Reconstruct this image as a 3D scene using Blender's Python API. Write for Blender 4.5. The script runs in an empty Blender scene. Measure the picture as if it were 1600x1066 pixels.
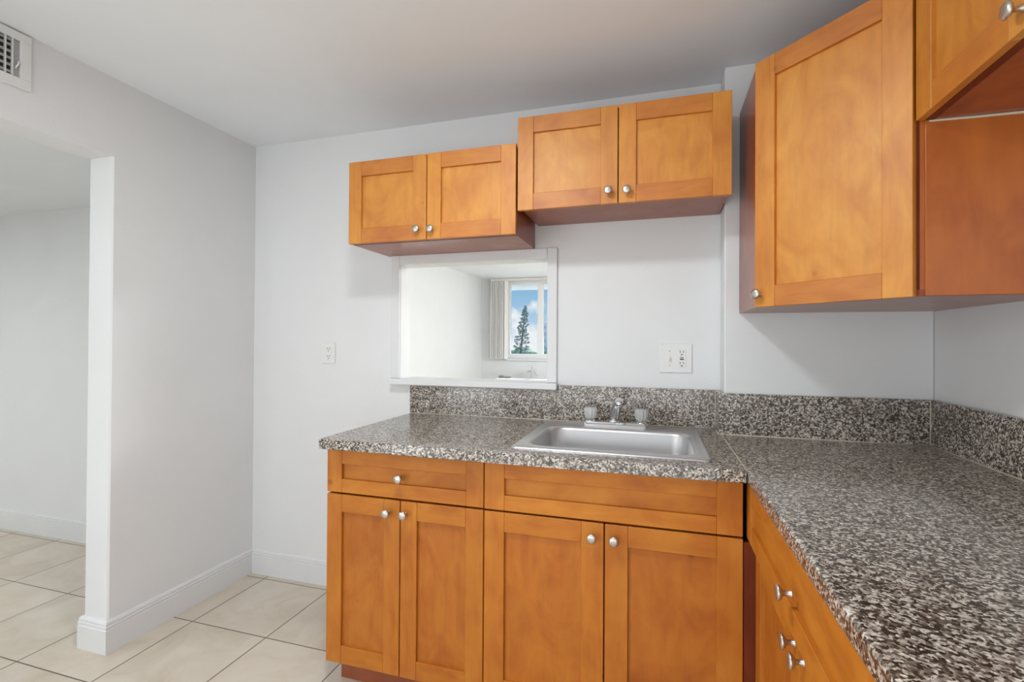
import bpy, bmesh, math, random
from mathutils import Vector, Matrix
random.seed(7)
S = bpy.context.scene
COL = S.collection
PI = math.pi

# ------------------------------------------------------------------ helpers
def lin(r, g, b):
    def f(c):
        c /= 255.0
        return c / 12.92 if c <= 0.04045 else ((c + 0.055) / 1.055) ** 2.4
    return (f(r), f(g), f(b), 1.0)

def box(bm, x0, x1, y0, y1, z0, z1, mi=0, bev=0.0, seg=1):
    v = [bm.verts.new((x, y, z)) for x in (x0, x1) for y in (y0, y1) for z in (z0, z1)]
    idx = [(0, 1, 3, 2), (4, 6, 7, 5), (0, 4, 5, 1), (2, 3, 7, 6), (0, 2, 6, 4), (1, 5, 7, 3)]
    fs = [bm.faces.new([v[i] for i in q]) for q in idx]
    for f in fs:
        f.material_index = mi
    if bev > 0:
        es = list({e for f in fs for e in f.edges})
        r = bmesh.ops.bevel(bm, geom=es, offset=bev, segments=seg, profile=0.5, affect='EDGES')
        for f in r['faces']:
            f.material_index = mi
    return fs

def prism(bm, pts, z0, z1, mi=0):
    a = [bm.verts.new((x, y, z0)) for x, y in pts]
    b = [bm.verts.new((x, y, z1)) for x, y in pts]
    n = len(pts)
    fs = [bm.faces.new(a[::-1]), bm.faces.new(b)]
    for i in range(n):
        fs.append(bm.faces.new((a[i], a[(i + 1) % n], b[(i + 1) % n], b[i])))
    for f in fs:
        f.material_index = mi
    return fs

def lathe(bm, prof, n=24, axis='Z', origin=(0, 0, 0), mi=0, flute=None):
    """prof: (radius, height) list; axis -Y makes a knob that points to the viewer"""
    rings = []
    o = Vector(origin)
    for r, h in prof:
        ring = []
        for k in range(n):
            a = 2 * PI * k / n
            rr = r
            if flute and r > flute[2]:
                rr = r * (1 - flute[1] * (0.5 + 0.5 * math.cos(flute[0] * a)))
            c, s = rr * math.cos(a), rr * math.sin(a)
            p = Vector((c, s, h)) if axis == 'Z' else Vector((c, -h, s))
            ring.append(bm.verts.new(o + p))
        rings.append(ring)
    fs = []
    for i in range(len(rings) - 1):
        for k in range(n):
            fs.append(bm.faces.new((rings[i][k], rings[i][(k + 1) % n], rings[i + 1][(k + 1) % n], rings[i + 1][k])))
    fs.append(bm.faces.new(rings[0][::-1]))
    fs.append(bm.faces.new(rings[-1]))
    for f in fs:
        f.material_index = mi
        f.smooth = True
    return fs

def tube(bm, path, radii, n=14, mi=0):
    rings = []
    pts = [Vector(p) for p in path]
    for i, p in enumerate(pts):
        t = (pts[min(i + 1, len(pts) - 1)] - pts[max(i - 1, 0)]).normalized()
        ref = Vector((1, 0, 0)) if abs(t.x) < 0.9 else Vector((0, 1, 0))
        a = t.cross(ref).normalized()
        b = t.cross(a).normalized()
        r = radii[i] if isinstance(radii, (list, tuple)) else radii
        rings.append([bm.verts.new(p + a * r * math.cos(2 * PI * k / n) + b * r * math.sin(2 * PI * k / n)) for k in range(n)])
    for i in range(len(rings) - 1):
        for k in range(n):
            f = bm.faces.new((rings[i][k], rings[i][(k + 1) % n], rings[i + 1][(k + 1) % n], rings[i + 1][k]))
            f.smooth = True
            f.material_index = mi
    for r in (rings[0][::-1], rings[-1]):
        f = bm.faces.new(r)
        f.material_index = mi

def obj(name, bm, mats, parent=None, loc=(0, 0, 0), rot=(0, 0, 0)):
    bmesh.ops.recalc_face_normals(bm, faces=bm.faces[:])
    me = bpy.data.meshes.new(name)
    bm.to_mesh(me)
    bm.free()
    for m in (mats if isinstance(mats, (list, tuple)) else [mats]):
        me.materials.append(m)
    o = bpy.data.objects.new(name, me)
    COL.objects.link(o)
    o.location = loc
    o.rotation_euler = rot
    if parent:
        o.parent = parent
    return o

def tag(o, label, cat, group=None):
    o['label'] = label
    o['category'] = cat
    if group:
        o['group'] = group
    return o

def thing(name, label, cat, loc=(0, 0, 0), rz=0.0, group=None):
    o = bpy.data.objects.new(name, None)
    COL.objects.link(o)
    o.location = loc
    o.rotation_euler = (0, 0, rz)
    o.empty_display_size = 0.1
    return tag(o, label, cat, group)

def struct(name, bm, mats, parent=None, loc=(0, 0, 0)):
    o = obj(name, bm, mats, parent, loc)
    if parent is None:
        o['kind'] = 'structure'
    return o

def copy_of(o, loc, parent=None):
    c = o.copy()
    COL.objects.link(c)
    if parent is not None:
        c.parent = parent
    c.location = loc
    return c

# ------------------------------------------------------------------ materials
def new_mat(name):
    m = bpy.data.materials.new(name)
    m.use_nodes = True
    nt = m.node_tree
    b = nt.nodes['Principled BSDF']
    return m, nt, b

def N(nt, t, **kw):
    n = nt.nodes.new(t)
    for k, v in kw.items():
        if k.startswith('i_'):
            n.inputs[k[2:].replace('_', ' ')].default_value = v
        else:
            setattr(n, k, v)
    return n

def ramp(nt, src, stops, interp='LINEAR'):
    r = nt.nodes.new('ShaderNodeValToRGB')
    r.color_ramp.interpolation = interp
    e = r.color_ramp.elements
    while len(e) > 1:
        e.remove(e[-1])
    e[0].position, e[0].color = stops[0]
    for p, c in stops[1:]:
        k = e.new(p)
        k.color = c
    nt.links.new(src, r.inputs['Fac'])
    return r

def mixc(nt, fac, a, b, mode='MIX'):
    m = nt.nodes.new('ShaderNodeMix')
    m.data_type = 'RGBA'
    m.blend_type = mode
    for s, v in ((0, fac), (6, a), (7, b)):
        if hasattr(v, 'links') or isinstance(v, bpy.types.NodeSocket):
            nt.links.new(v, m.inputs[s])
        else:
            m.inputs[s].default_value = v
    return m.outputs[2]

def wood(name, stretch, light, mid, dark, rough=0.52, coat=0.10, figure=0.5, spec=0.75, coat_rough=0.42):
    """oiled maple / birch: fine stretched pores, soft cloudy figure, a few knots"""
    m, nt, b = new_mat(name)
    L = nt.links.new
    tc = N(nt, 'ShaderNodeTexCoord')
    info = N(nt, 'ShaderNodeObjectInfo')
    off = N(nt, 'ShaderNodeVectorMath', operation='SCALE')
    comb = N(nt, 'ShaderNodeCombineXYZ')
    for k in 'XYZ':
        L(info.outputs['Random'], comb.inputs[k])
    L(comb.outputs[0], off.inputs[0])
    off.inputs['Scale'].default_value = 23.7
    add = N(nt, 'ShaderNodeVectorMath', operation='ADD')
    L(tc.outputs['Object'], add.inputs[0])
    L(off.outputs[0], add.inputs[1])
    mp = N(nt, 'ShaderNodeMapping')
    mp.inputs['Scale'].default_value = stretch
    L(add.outputs[0], mp.inputs['Vector'])
    pores = N(nt, 'ShaderNodeTexNoise', i_Scale=1.0, i_Detail=5.0, i_Roughness=0.6, i_Distortion=0.25)
    L(mp.outputs[0], pores.inputs['Vector'])
    # cloudy cathedral figure
    mp2 = N(nt, 'ShaderNodeMapping')
    mp2.inputs['Scale'].default_value = tuple(max(2.6, s * 0.11) for s in stretch)
    L(add.outputs[0], mp2.inputs['Vector'])
    fig = N(nt, 'ShaderNodeTexNoise', i_Scale=1.6, i_Detail=4.0, i_Roughness=0.55, i_Distortion=1.6)
    L(mp2.outputs[0], fig.inputs['Vector'])
    blot = N(nt, 'ShaderNodeTexNoise', i_Scale=5.0, i_Detail=3.0, i_Roughness=0.5, i_Distortion=0.8)
    L(add.outputs[0], blot.inputs['Vector'])
    c1 = ramp(nt, fig.outputs['Fac'], [(0.30, dark), (0.50, mid), (0.72, light)])
    c2 = ramp(nt, blot.outputs['Fac'], [(0.28, dark), (0.52, mid), (0.75, light)])
    c = mixc(nt, figure, c1.outputs[0], c2.outputs[0])
    pr = ramp(nt, pores.outputs['Fac'], [(0.30, (0.80, 0.76, 0.70, 1)), (0.55, (1, 1, 1, 1))])
    c = mixc(nt, 0.5, c, pr.outputs[0], 'MULTIPLY')
    # small dark knots, sparse
    vor = N(nt, 'ShaderNodeTexVoronoi', i_Scale=5.5)
    L(add.outputs[0], vor.inputs['Vector'])
    kn = ramp(nt, vor.outputs['Distance'], [(0.0, (1, 1, 1, 1)), (0.035, (0.9, 0.9, 0.9, 1)), (0.075, (0, 0, 0, 1))])
    kf = N(nt, 'ShaderNodeMath', operation='MULTIPLY')
    L(kn.outputs[0], kf.inputs[0])
    kf.inputs[1].default_value = 0.55
    c = mixc(nt, kf.outputs[0], c, tuple(x * 0.35 for x in dark[:3]) + (1,))
    # piece to piece tone
    hv = N(nt, 'ShaderNodeHueSaturation')
    mr = N(nt, 'ShaderNodeMapRange')
    L(info.outputs['Random'], mr.inputs['Value'])
    mr.inputs['To Min'].default_value = 0.94
    mr.inputs['To Max'].default_value = 1.06
    L(mr.outputs[0], hv.inputs['Value'])
    L(c, hv.inputs['Color'])
    L(hv.outputs[0], b.inputs['Base Color'])
    b.inputs['Roughness'].default_value = rough
    b.inputs['Specular IOR Level'].default_value = spec
    b.inputs['Coat Weight'].default_value = coat
    b.inputs['Coat Roughness'].default_value = coat_rough
    bp = N(nt, 'ShaderNodeBump', i_Strength=0.03, i_Distance=0.001)
    L(pores.outputs['Fac'], bp.inputs['Height'])
    L(bp.outputs[0], b.inputs['Normal'])
    return m

WL, WM, WD = lin(216, 149, 54), lin(205, 130, 38), lin(184, 106, 25)  # upper fronts: same maple as the base, colour lightened for brighter light
wood_v = wood('maple_vertical', (60, 60, 5), WL, WM, WD)
wood_h = wood('maple_horizontal', (5, 60, 60), lin(208, 136, 46), lin(194, 116, 32), lin(170, 90, 22))
wood_p = wood('maple_panel', (42, 42, 6), lin(220, 156, 62), lin(208, 136, 43), lin(188, 112, 29), figure=0.35)
wood_ph = wood('maple_panel_horizontal', (6, 42, 42), lin(210, 139, 50), lin(197, 118, 34), lin(174, 94, 24), figure=0.35)
base_v = wood('shaded_maple_vertical', (60, 60, 5), lin(203, 133, 44), lin(191, 114, 29), lin(170, 92, 19), spec=0.42, coat=0.04)  # base fronts: same maple, dimmer light low down put into the colour
base_h = wood('shaded_maple_horizontal', (5, 60, 60), lin(205, 135, 42), lin(191, 114, 28), lin(168, 90, 19), spec=0.42, coat=0.04)
base_p = wood('shaded_maple_panel', (42, 42, 6), lin(197, 125, 40), lin(184, 106, 27), lin(164, 86, 19), figure=0.35, spec=0.42, coat=0.04)
base_ph = wood('shaded_maple_panel_horizontal', (6, 42, 42), lin(205, 135, 44), lin(191, 114, 30), lin(170, 92, 20), figure=0.35, spec=0.42, coat=0.04)
carc = wood('carcass_veneer', (40, 40, 4), lin(168, 92, 50), lin(150, 74, 38), lin(128, 58, 28), rough=0.28, coat=0.16, coat_rough=0.09, spec=0.5)
carc_panel = wood('end_panel_veneer', (36, 36, 4), lin(196, 112, 40), lin(180, 96, 30), lin(158, 76, 22), rough=0.4, coat=0.12)
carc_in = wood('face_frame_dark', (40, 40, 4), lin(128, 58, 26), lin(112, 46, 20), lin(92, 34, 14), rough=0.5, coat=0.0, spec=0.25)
toe_w = wood('toe_kick_wood', (5, 40, 40), lin(156, 84, 44), lin(138, 68, 34), lin(108, 48, 24), rough=0.5, coat=0.0)

def wall_mat(name, col, rough=0.55, bump=0.06, scale=90.0, patch=True):
    m, nt, b = new_mat(name)
    L = nt.links.new
    g = N(nt, 'ShaderNodeNewGeometry')
    n1 = N(nt, 'ShaderNodeTexNoise', i_Scale=scale, i_Detail=4.0, i_Roughness=0.6)
    n2 = N(nt, 'ShaderNodeTexNoise', i_Scale=2.2, i_Detail=3.0, i_Roughness=0.6, i_Distortion=0.6)
    n3 = N(nt, 'ShaderNodeTexNoise', i_Scale=9.0, i_Detail=5.0, i_Roughness=0.7)
    for n in (n1, n2, n3):
        L(g.outputs['Position'], n.inputs['Vector'])
    c = ramp(nt, n2.outputs['Fac'], [(0.3, tuple(x * 0.965 for x in col[:3]) + (1,)), (0.7, col)])
    L(c.outputs[0], b.inputs['Base Color'])
    b.inputs['Roughness'].default_value = rough
    b.inputs['Specular IOR Level'].default_value = 0.35
    mx = N(nt, 'ShaderNodeMath', operation='MULTIPLY_ADD')
    L(n3.outputs['Fac'], mx.inputs[0])
    mx.inputs[1].default_value = 2.2
    L(n1.outputs['Fac'], mx.inputs[2])
    bp = N(nt, 'ShaderNodeBump', i_Strength=bump, i_Distance=0.01)
    L(mx.outputs[0], bp.inputs['Height'])
    L(bp.outputs[0], b.inputs['Normal'])
    return m

M_wall = wall_mat('painted_wall', (0.795, 0.805, 0.812, 1))
M_ceil = wall_mat('painted_ceiling', (0.865, 0.895, 0.92, 1), rough=0.7, bump=0.03)
M_trim = wall_mat('white_trim_paint', (0.77, 0.775, 0.785, 1), rough=0.32, bump=0.03, scale=30)

def simple(name, col, rough=0.5, metal=0.0, spec=0.5, **kw):
    m, nt, b = new_mat(name)
    b.inputs['Base Color'].default_value = col
    b.inputs['Roughness'].default_value = rough
    b.inputs['Metallic'].default_value = metal
    b.inputs['Specular IOR Level'].default_value = spec
    for k, v in kw.items():
        b.inputs[k.replace('_', ' ')].default_value = v
    # faint unevenness so nothing is perfectly flat
    g = N(nt, 'ShaderNodeNewGeometry')
    n = N(nt, 'ShaderNodeTexNoise', i_Scale=60.0, i_Detail=2.0)
    nt.links.new(g.outputs['Position'], n.inputs['Vector'])
    bp = N(nt, 'ShaderNodeBump', i_Strength=0.015, i_Distance=0.002)
    nt.links.new(n.outputs['Fac'], bp.inputs['Height'])
    nt.links.new(bp.outputs[0], b.inputs['Normal'])
    return m

def brushed(name, col, rough, direction):
    m, nt, b = new_mat(name)
    L = nt.links.new
    tc = N(nt, 'ShaderNodeTexCoord')
    mp = N(nt, 'ShaderNodeMapping')
    mp.inputs['Scale'].default_value = direction
    L(tc.outputs['Object'], mp.inputs['Vector'])
    n = N(nt, 'ShaderNodeTexNoise', i_Scale=1.0, i_Detail=4.0)
    L(mp.outputs[0], n.inputs['Vector'])
    r = ramp(nt, n.outputs['Fac'], [(0.3, (rough - .07,) * 3 + (1,)), (0.7, (rough + .08,) * 3 + (1,))])
    L(r.outputs[0], b.inputs['Roughness'])
    b.inputs['Base Color'].default_value = col
    b.inputs['Metallic'].default_value = 1.0
    bp = N(nt, 'ShaderNodeBump', i_Strength=0.02, i_Distance=0.001)
    L(n.outputs['Fac'], bp.inputs['Height'])
    L(bp.outputs[0], b.inputs['Normal'])
    return m

M_steel = brushed('stainless_steel', (0.62, 0.62, 0.63, 1), 0.40, (6, 300, 300))
M_chrome = simple('chrome', (0.72, 0.72, 0.73, 1), 0.12, 1.0)
M_nickel = brushed('brushed_nickel', (0.56, 0.53, 0.48, 1), 0.33, (400, 400, 40))
M_acryl = simple('clear_acrylic', (0.93, 0.95, 0.94, 1), 0.06, 0.0, 0.5, Transmission_Weight=0.55, IOR=1.45)
M_plate = simple('white_plastic', (0.80, 0.80, 0.79, 1), 0.35)
M_slot = simple('dark_slot', (0.02, 0.02, 0.02, 1), 0.6)
M_grey_button = simple('grey_button', (0.25, 0.25, 0.25, 1), 0.5)
M_vent = simple('white_enamel', (0.78, 0.78, 0.77, 1), 0.4)
M_ventdark = simple('duct_black', (0.02, 0.02, 0.02, 1), 0.8)
M_ventgrey = simple('damper_grey', (0.42, 0.42, 0.42, 1), 0.5)
M_caulk = simple('cream_caulk', lin(205, 197, 178), 0.6)
M_blind = simple('blind_fabric', (0.74, 0.72, 0.70, 1), 0.7)
M_frame = simple('white_window_frame', (0.80, 0.81, 0.82, 1), 0.4)
M_white = simple('white_lacquer', (0.86, 0.86, 0.86, 1), 0.25)
M_grey = simple('mid_grey', (0.25, 0.25, 0.26, 1), 0.5)
M_star = simple('pale_grey_star', (0.60, 0.60, 0.61, 1), 0.7)

def granite():
    m, nt, b = new_mat('speckled_granite')
    L = nt.links.new
    g = N(nt, 'ShaderNodeNewGeometry')
    wob = N(nt, 'ShaderNodeTexNoise', i_Scale=160.0, i_Detail=2.0)
    L(g.outputs['Position'], wob.inputs['Vector'])
    sc = N(nt, 'ShaderNodeVectorMath', operation='SCALE')
    L(wob.outputs['Color'], sc.inputs[0])
    sc.inputs['Scale'].default_value = 0.006
    ad = N(nt, 'ShaderNodeVectorMath', operation='ADD')
    L(g.outputs['Position'], ad.inputs[0])
    L(sc.outputs[0], ad.inputs[1])
    v = N(nt, 'ShaderNodeTexVoronoi', i_Scale=225.0, i_Randomness=1.0)
    L(ad.outputs[0], v.inputs['Vector'])
    sep = N(nt, 'ShaderNodeSeparateColor')
    L(v.outputs['Color'], sep.inputs[0])
    big = N(nt, 'ShaderNodeTexNoise', i_Scale=60.0, i_Detail=3.0, i_Roughness=0.65)
    L(g.outputs['Position'], big.inputs['Vector'])
    mixv = N(nt, 'ShaderNodeMath', operation='MULTIPLY_ADD')
    L(big.outputs['Fac'], mixv.inputs[0])
    mixv.inputs[1].default_value = 0.75
    s2 = N(nt, 'ShaderNodeMath', operation='MULTIPLY_ADD')
    L(sep.outputs[0], s2.inputs[0])
    s2.inputs[1].default_value = 0.95
    s2.inputs[2].default_value = -0.33
    L(s2.outputs[0], mixv.inputs[2])
    c = ramp(nt, mixv.outputs[0], [
        (0.00, lin(40, 34, 30)), (0.24, lin(60, 52, 45)), (0.36, lin(92, 81, 72)),
        (0.50, lin(122, 110, 99)), (0.64, lin(150, 139, 128)), (0.79, lin(187, 179, 168)), (0.92, lin(208, 202, 193))])
    v2 = N(nt, 'ShaderNodeTexVoronoi', i_Scale=330.0)
    L(ad.outputs[0], v2.inputs['Vector'])
    s3 = N(nt, 'ShaderNodeSeparateColor')
    L(v2.outputs['Color'], s3.inputs[0])
    fl = ramp(nt, s3.outputs[1], [(0.0, (0.42, 0.40, 0.39, 1)), (0.35, (1, 1, 1, 1)), (0.8, (1.0, 1.0, 1.0, 1)), (1.0, (1.5, 1.47, 1.42, 1))])
    col = mixc(nt, 0.8, c.outputs[0], fl.outputs[0], 'MULTIPLY')
    L(col, b.inputs['Base Color'])
    b.inputs['Roughness'].default_value = 0.15
    b.inputs['Specular IOR Level'].default_value = 0.75
    return m
M_gran = granite()

def tile():
    m, nt, b = new_mat('beige_floor_tile')
    L = nt.links.new
    g = N(nt, 'ShaderNodeNewGeometry')
    sp = N(nt, 'ShaderNodeSeparateXYZ')
    L(g.outputs['Position'], sp.inputs[0])
    P = 0.4045
    def axis(out, off):
        a = N(nt, 'ShaderNodeMath', operation='SUBTRACT')
        L(out, a.inputs[0]); a.inputs[1].default_value = off
        d = N(nt, 'ShaderNodeMath', operation='DIVIDE')
        L(a.outputs[0], d.inputs[0]); d.inputs[1].default_value = P
        f = N(nt, 'ShaderNodeMath', operation='FLOOR')
        L(d.outputs[0], f.inputs[0])
        pp = N(nt, 'ShaderNodeMath', operation='PINGPONG')
        L(d.outputs[0], pp.inputs[0]); pp.inputs[1].default_value = 0.5
        return f.outputs[0], pp.outputs[0]
    ix, dx = axis(sp.outputs[0], 0.128)
    iy, dy = axis(sp.outputs[1], -0.047)
    mn = N(nt, 'ShaderNodeMath', operation='MINIMUM')
    L(dx, mn.inputs[0]); L(dy, mn.inputs[1])
    gm = ramp(nt, mn.outputs[0], [(0.0048, (1, 1, 1, 1)), (0.0062, (0, 0, 0, 1))])
    cb = N(nt, 'ShaderNodeCombineXYZ')
    L(ix, cb.inputs[0]); L(iy, cb.inputs[1])
    wn = N(nt, 'ShaderNodeTexWhiteNoise')
    L(cb.outputs[0], wn.inputs['Vector'])
    sc = N(nt, 'ShaderNodeVectorMath', operation='SCALE')
    L(wn.outputs['Color'], sc.inputs[0]); sc.inputs['Scale'].default_value = 9.0
    ad = N(nt, 'ShaderNodeVectorMath', operation='ADD')
    L(g.outputs['Position'], ad.inputs[0]); L(sc.outputs[0], ad.inputs[1])
    n1 = N(nt, 'ShaderNodeTexNoise', i_Scale=4.5, i_Detail=6.0, i_Roughness=0.62, i_Distortion=0.9)
    L(ad.outputs[0], n1.inputs['Vector'])
    c = ramp(nt, n1.outputs['Fac'], [(0.28, lin(204, 190, 170)), (0.5, lin(215, 203, 186)), (0.72, lin(223, 214, 200))])
    hv = N(nt, 'ShaderNodeHueSaturation')
    mr = N(nt, 'ShaderNodeMapRange')
    L(wn.outputs['Value'], mr.inputs['Value'])
    mr.inputs['To Min'].default_value = 0.95; mr.inputs['To Max'].default_value = 1.03
    L(mr.outputs[0], hv.inputs['Value']); L(c.outputs[0], hv.inputs['Color'])
    col = mixc(nt, gm.outputs[0], hv.outputs[0], lin(96, 84, 72))
    L(col, b.inputs['Base Color'])
    b.inputs['Roughness'].default_value = 0.38
    inv = N(nt, 'ShaderNodeMath', operation='SUBTRACT')
    inv.inputs[0].default_value = 1.0
    L(gm.outputs[0], inv.inputs[1])
    bp = N(nt, 'ShaderNodeBump', i_Strength=0.4, i_Distance=0.002)
    L(inv.outputs[0], bp.inputs['Height']); L(bp.outputs[0], b.inputs['Normal'])
    return m
M_tile = tile()

def leaf(name, a, bcol):
    m, nt, b = new_mat(name)
    g = N(nt, 'ShaderNodeNewGeometry')
    n = N(nt, 'ShaderNodeTexNoise', i_Scale=0.9, i_Detail=5.0, i_Roughness=0.7)
    nt.links.new(g.outputs['Position'], n.inputs['Vector'])
    c = ramp(nt, n.outputs['Fac'], [(0.35, a), (0.65, bcol)])
    nt.links.new(c.outputs[0], b.inputs['Base Color'])
    b.inputs['Roughness'].default_value = 0.8
    return m
M_leaf = leaf('tree_leaves', (0.24, 0.38, 0.20, 1), (0.42, 0.56, 0.36, 1))
M_pine = leaf('pine_needles', (0.20, 0.28, 0.27, 1), (0.30, 0.38, 0.36, 1))
M_bark = simple('grey_bark', (0.18, 0.18, 0.17, 1), 0.9)
M_grass = leaf('pale_ground', (0.5, 0.5, 0.46, 1), (0.6, 0.6, 0.55, 1))
M_build = simple('pale_concrete', (0.86, 0.87, 0.88, 1), 0.8)
M_bwin = simple('blue_glass', (0.60, 0.68, 0.74, 1), 0.5)

def glass():
    m = bpy.data.materials.new('clear_window_glass')
    m.use_nodes = True
    nt = m.node_tree
    nt.nodes.clear()
    out = nt.nodes.new('ShaderNodeOutputMaterial')
    tr = nt.nodes.new('ShaderNodeBsdfTransparent')
    tr.inputs[0].default_value = (0.96, 0.98, 0.98, 1)
    gl = nt.nodes.new('ShaderNodeBsdfGlossy')
    gl.inputs['Roughness'].default_value = 0.02
    fr = nt.nodes.new('ShaderNodeFresnel')
    fr.inputs[0].default_value = 1.3
    mx = nt.nodes.new('ShaderNodeMixShader')
    nt.links.new(fr.outputs[0], mx.inputs[0])
    nt.links.new(tr.outputs[0], mx.inputs[1])
    nt.links.new(gl.outputs[0], mx.inputs[2])
    nt.links.new(mx.outputs[0], out.inputs[0])
    return m
M_glass = glass()

# ------------------------------------------------------------------ dimensions
CEIL = 2.325          # kitchen ceiling
STEP_X, STEP_Y = 2.367, -0.122   # wall furred out in the right corner
RIGHT = 3.036
HC = 0.914            # counter height
REAR = -3.6
FAR = 5.5

# ------------------------------------------------------------------ setting
bm = bmesh.new(); box(bm, -4.6, 6.1, REAR - .1, FAR + .1, -0.12, 0.0)
struct('floor', bm, M_tile)
bm = bmesh.new(); box(bm, -4.6, 6.1, REAR - .1, FAR + .1, CEIL, CEIL + 0.12)
struct('ceiling', bm, M_ceil)
bm = bmesh.new(); box(bm, -4.5, -0.1334, REAR, 0.0, 2.095, CEIL - .001)
struct('ceiling_hall', bm, M_ceil)
# back wall with the serving hatch
HX0, HX1, HZ0, HZ1 = 0.901, 1.646, 1.079, 1.638
bm = bmesh.new()
box(bm, -4.5, HX0, 0, 0.095, 0, CEIL)
box(bm, HX1, 6.0, 0, 0.095, 0, CEIL)
box(bm, HX0, HX1, 0, 0.095, 0, 1.05)
box(bm, HX0, HX1, 0, 0.095, HZ1, CEIL)
struct('wall_back', bm, M_wall)
bm = bmesh.new(); box(bm, STEP_X, RIGHT, STEP_Y, 0.0, 0, CEIL, bev=0.006, seg=2)
struct('wall_corner', bm, M_wall)
bm = bmesh.new(); box(bm, RIGHT, RIGHT + .12, REAR, 0.0, 0, CEIL)
struct('wall_right', bm, M_wall)
bm = bmesh.new()
JY, HEAD, DW = -0.716, 2.0054, -1.85
prism(bm, [(-0.1334, 0), (-0.1334, JY + .006), (-0.1274, JY), (-0.006, JY), (0, JY + .006), (0, 0)], 0, HEAD)
box(bm, -0.1334, 0, DW, 0, HEAD, CEIL)
box(bm, -0.1334, 0, REAR, DW, 0, CEIL)
struct('wall_left', bm, M_wall)
bm = bmesh.new(); box(bm, -4.6, -4.5, REAR, 0.0, 0, CEIL)
struct('wall_hall', bm, M_wall)
bm = bmesh.new(); box(bm, -4.6, RIGHT + .12, REAR - .1, REAR, 0, CEIL)
struct('wall_rear', bm, M_wall)
# dining room beyond the hatch
bm = bmesh.new(); box(bm, -0.85, -0.75, 0.095, FAR, 0, CEIL)
struct('wall_dining_left', bm, M_wall)
bm = bmesh.new(); box(bm, 6.0, 6.1, 0.0, FAR, 0, CEIL)
struct('wall_dining_right', bm, M_wall)
WX0, WX1, WZ0, WZ1 = -0.285, 2.0, 0.99, 2.25
bm = bmesh.new()
box(bm, -0.85, WX0, FAR, FAR + .12, 0, CEIL)
box(bm, WX1, 6.1, FAR, FAR + .12, 0, CEIL)
box(bm, WX0, WX1, FAR, FAR + .12, 0, WZ0)
box(bm, WX0, WX1, FAR, FAR + .12, WZ1, CEIL)
struct('wall_far', bm, M_wall)

# baseboards: one swept profile
def sweep(path, prof, seg0, seg1, side=1):
    """rings mitred along an XY polyline, faces only for segments seg0..seg1"""
    pts = [Vector(p) for p in path]
    bm = bmesh.new()
    rings = []
    for i, p in enumerate(pts):
        d0 = (p - pts[i - 1]).normalized() if i else None
        d1 = (pts[i + 1] - p).normalized() if i < len(pts) - 1 else None
        n0 = Vector((-d0.y, d0.x)) * side if d0 else None
        n1 = Vector((-d1.y, d1.x)) * side if d1 else None
        if n0 and n1:
            mtr = (n0 + n1)
            mtr = mtr / (1 + n0.dot(n1))
        else:
            mtr = n0 or n1
        rings.append([(p.x + mtr.x * d, p.y + mtr.y * d, z) for d, z in prof])
    V = {}
    def vert(i):
        if i not in V:
            V[i] = [bm.verts.new(c) for c in rings[i]]
        return V[i]
    n = len(prof)
    for s in range(seg0, seg1):
        a, b = vert(s), vert(s + 1)
        for k in range(n):
            bm.faces.new((a[k], a[(k + 1) % n], b[(k + 1) % n], b[k]))
    bm.faces.new(vert(seg0)[::-1]); bm.faces.new(vert(seg1))
    return bm
PROF = [(0, 0), (0.015, 0), (0.015, 0.094), (0.0125, 0.096), (0.0125, 0.099), (0.0145, 0.101), (0.0145, 0.108),
        (0.011, 0.110), (0.0115, 0.113), (0.012, 0.117), (0.010, 0.123), (0.006, 0.128), (0, 0.129)]
path = [(-0.1334, 0), (-0.1334, JY), (0, JY), (0, 0), (0.972, 0)]
struct('baseboard_left', sweep(path, PROF, 0, 3, -1), M_trim)
struct('baseboard_back', sweep(path, PROF, 3, 4, -1), M_trim)
struct('baseboard_hall', sweep([(-4.49, 0), (-0.15, 0)], PROF, 0, 1, -1), M_trim)

# serving hatch casing and ledge
def casing(x0, x1, z0, z1):
    bm = bmesh.new()
    box(bm, x0, x1, -0.014, -0.0005, z0, z1, bev=0.003, seg=2)
    return bm
struct('trim_1', casing(0.856, 0.900, 1.0795, 1.684), M_trim)
struct('trim_2', casing(1.6465, 1.691, 1.0795, 1.684), M_trim)
struct('trim_3', casing(0.9005, 1.646, 1.6385, 1.684), M_trim)
bm = bmesh.new()
box(bm, 0.866, 1.697, -0.046, -0.0005, 1.0505, 1.079, bev=0.004, seg=2)
box(bm, HX0 + .0005, HX1 - .0005, -0.0015, 0.125, 1.0505, 1.079, bev=0.003, seg=1)
struct('trim_4', bm, M_trim)

# ------------------------------------------------------------------ cabinet joinery
def knob_mesh():
    bm = bmesh.new()
    prof = [(0.0075, 0.0), (0.0075, 0.0015), (0.0052, 0.003), (0.0048, 0.012), (0.0065, 0.016), (0.0125, 0.0195),
            (0.0150, 0.0225), (0.0152, 0.0245), (0.0138, 0.0268), (0.0095, 0.0285), (0.004, 0.0292)]
    lathe(bm, prof, 28, '-Y')
    bmesh.ops.recalc_face_normals(bm, faces=bm.faces[:])
    me = bpy.data.meshes.new('knob')
    bm.to_mesh(me); bm.free()
    me.materials.append(M_nickel)
    return me
KNOB = knob_mesh()

def add_knob(parent, x, z):
    o = bpy.data.objects.new('knob', KNOB)
    COL.objects.link(o)
    o.parent = parent
    o.location = (x, 0.0, z)
    return o

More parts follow.
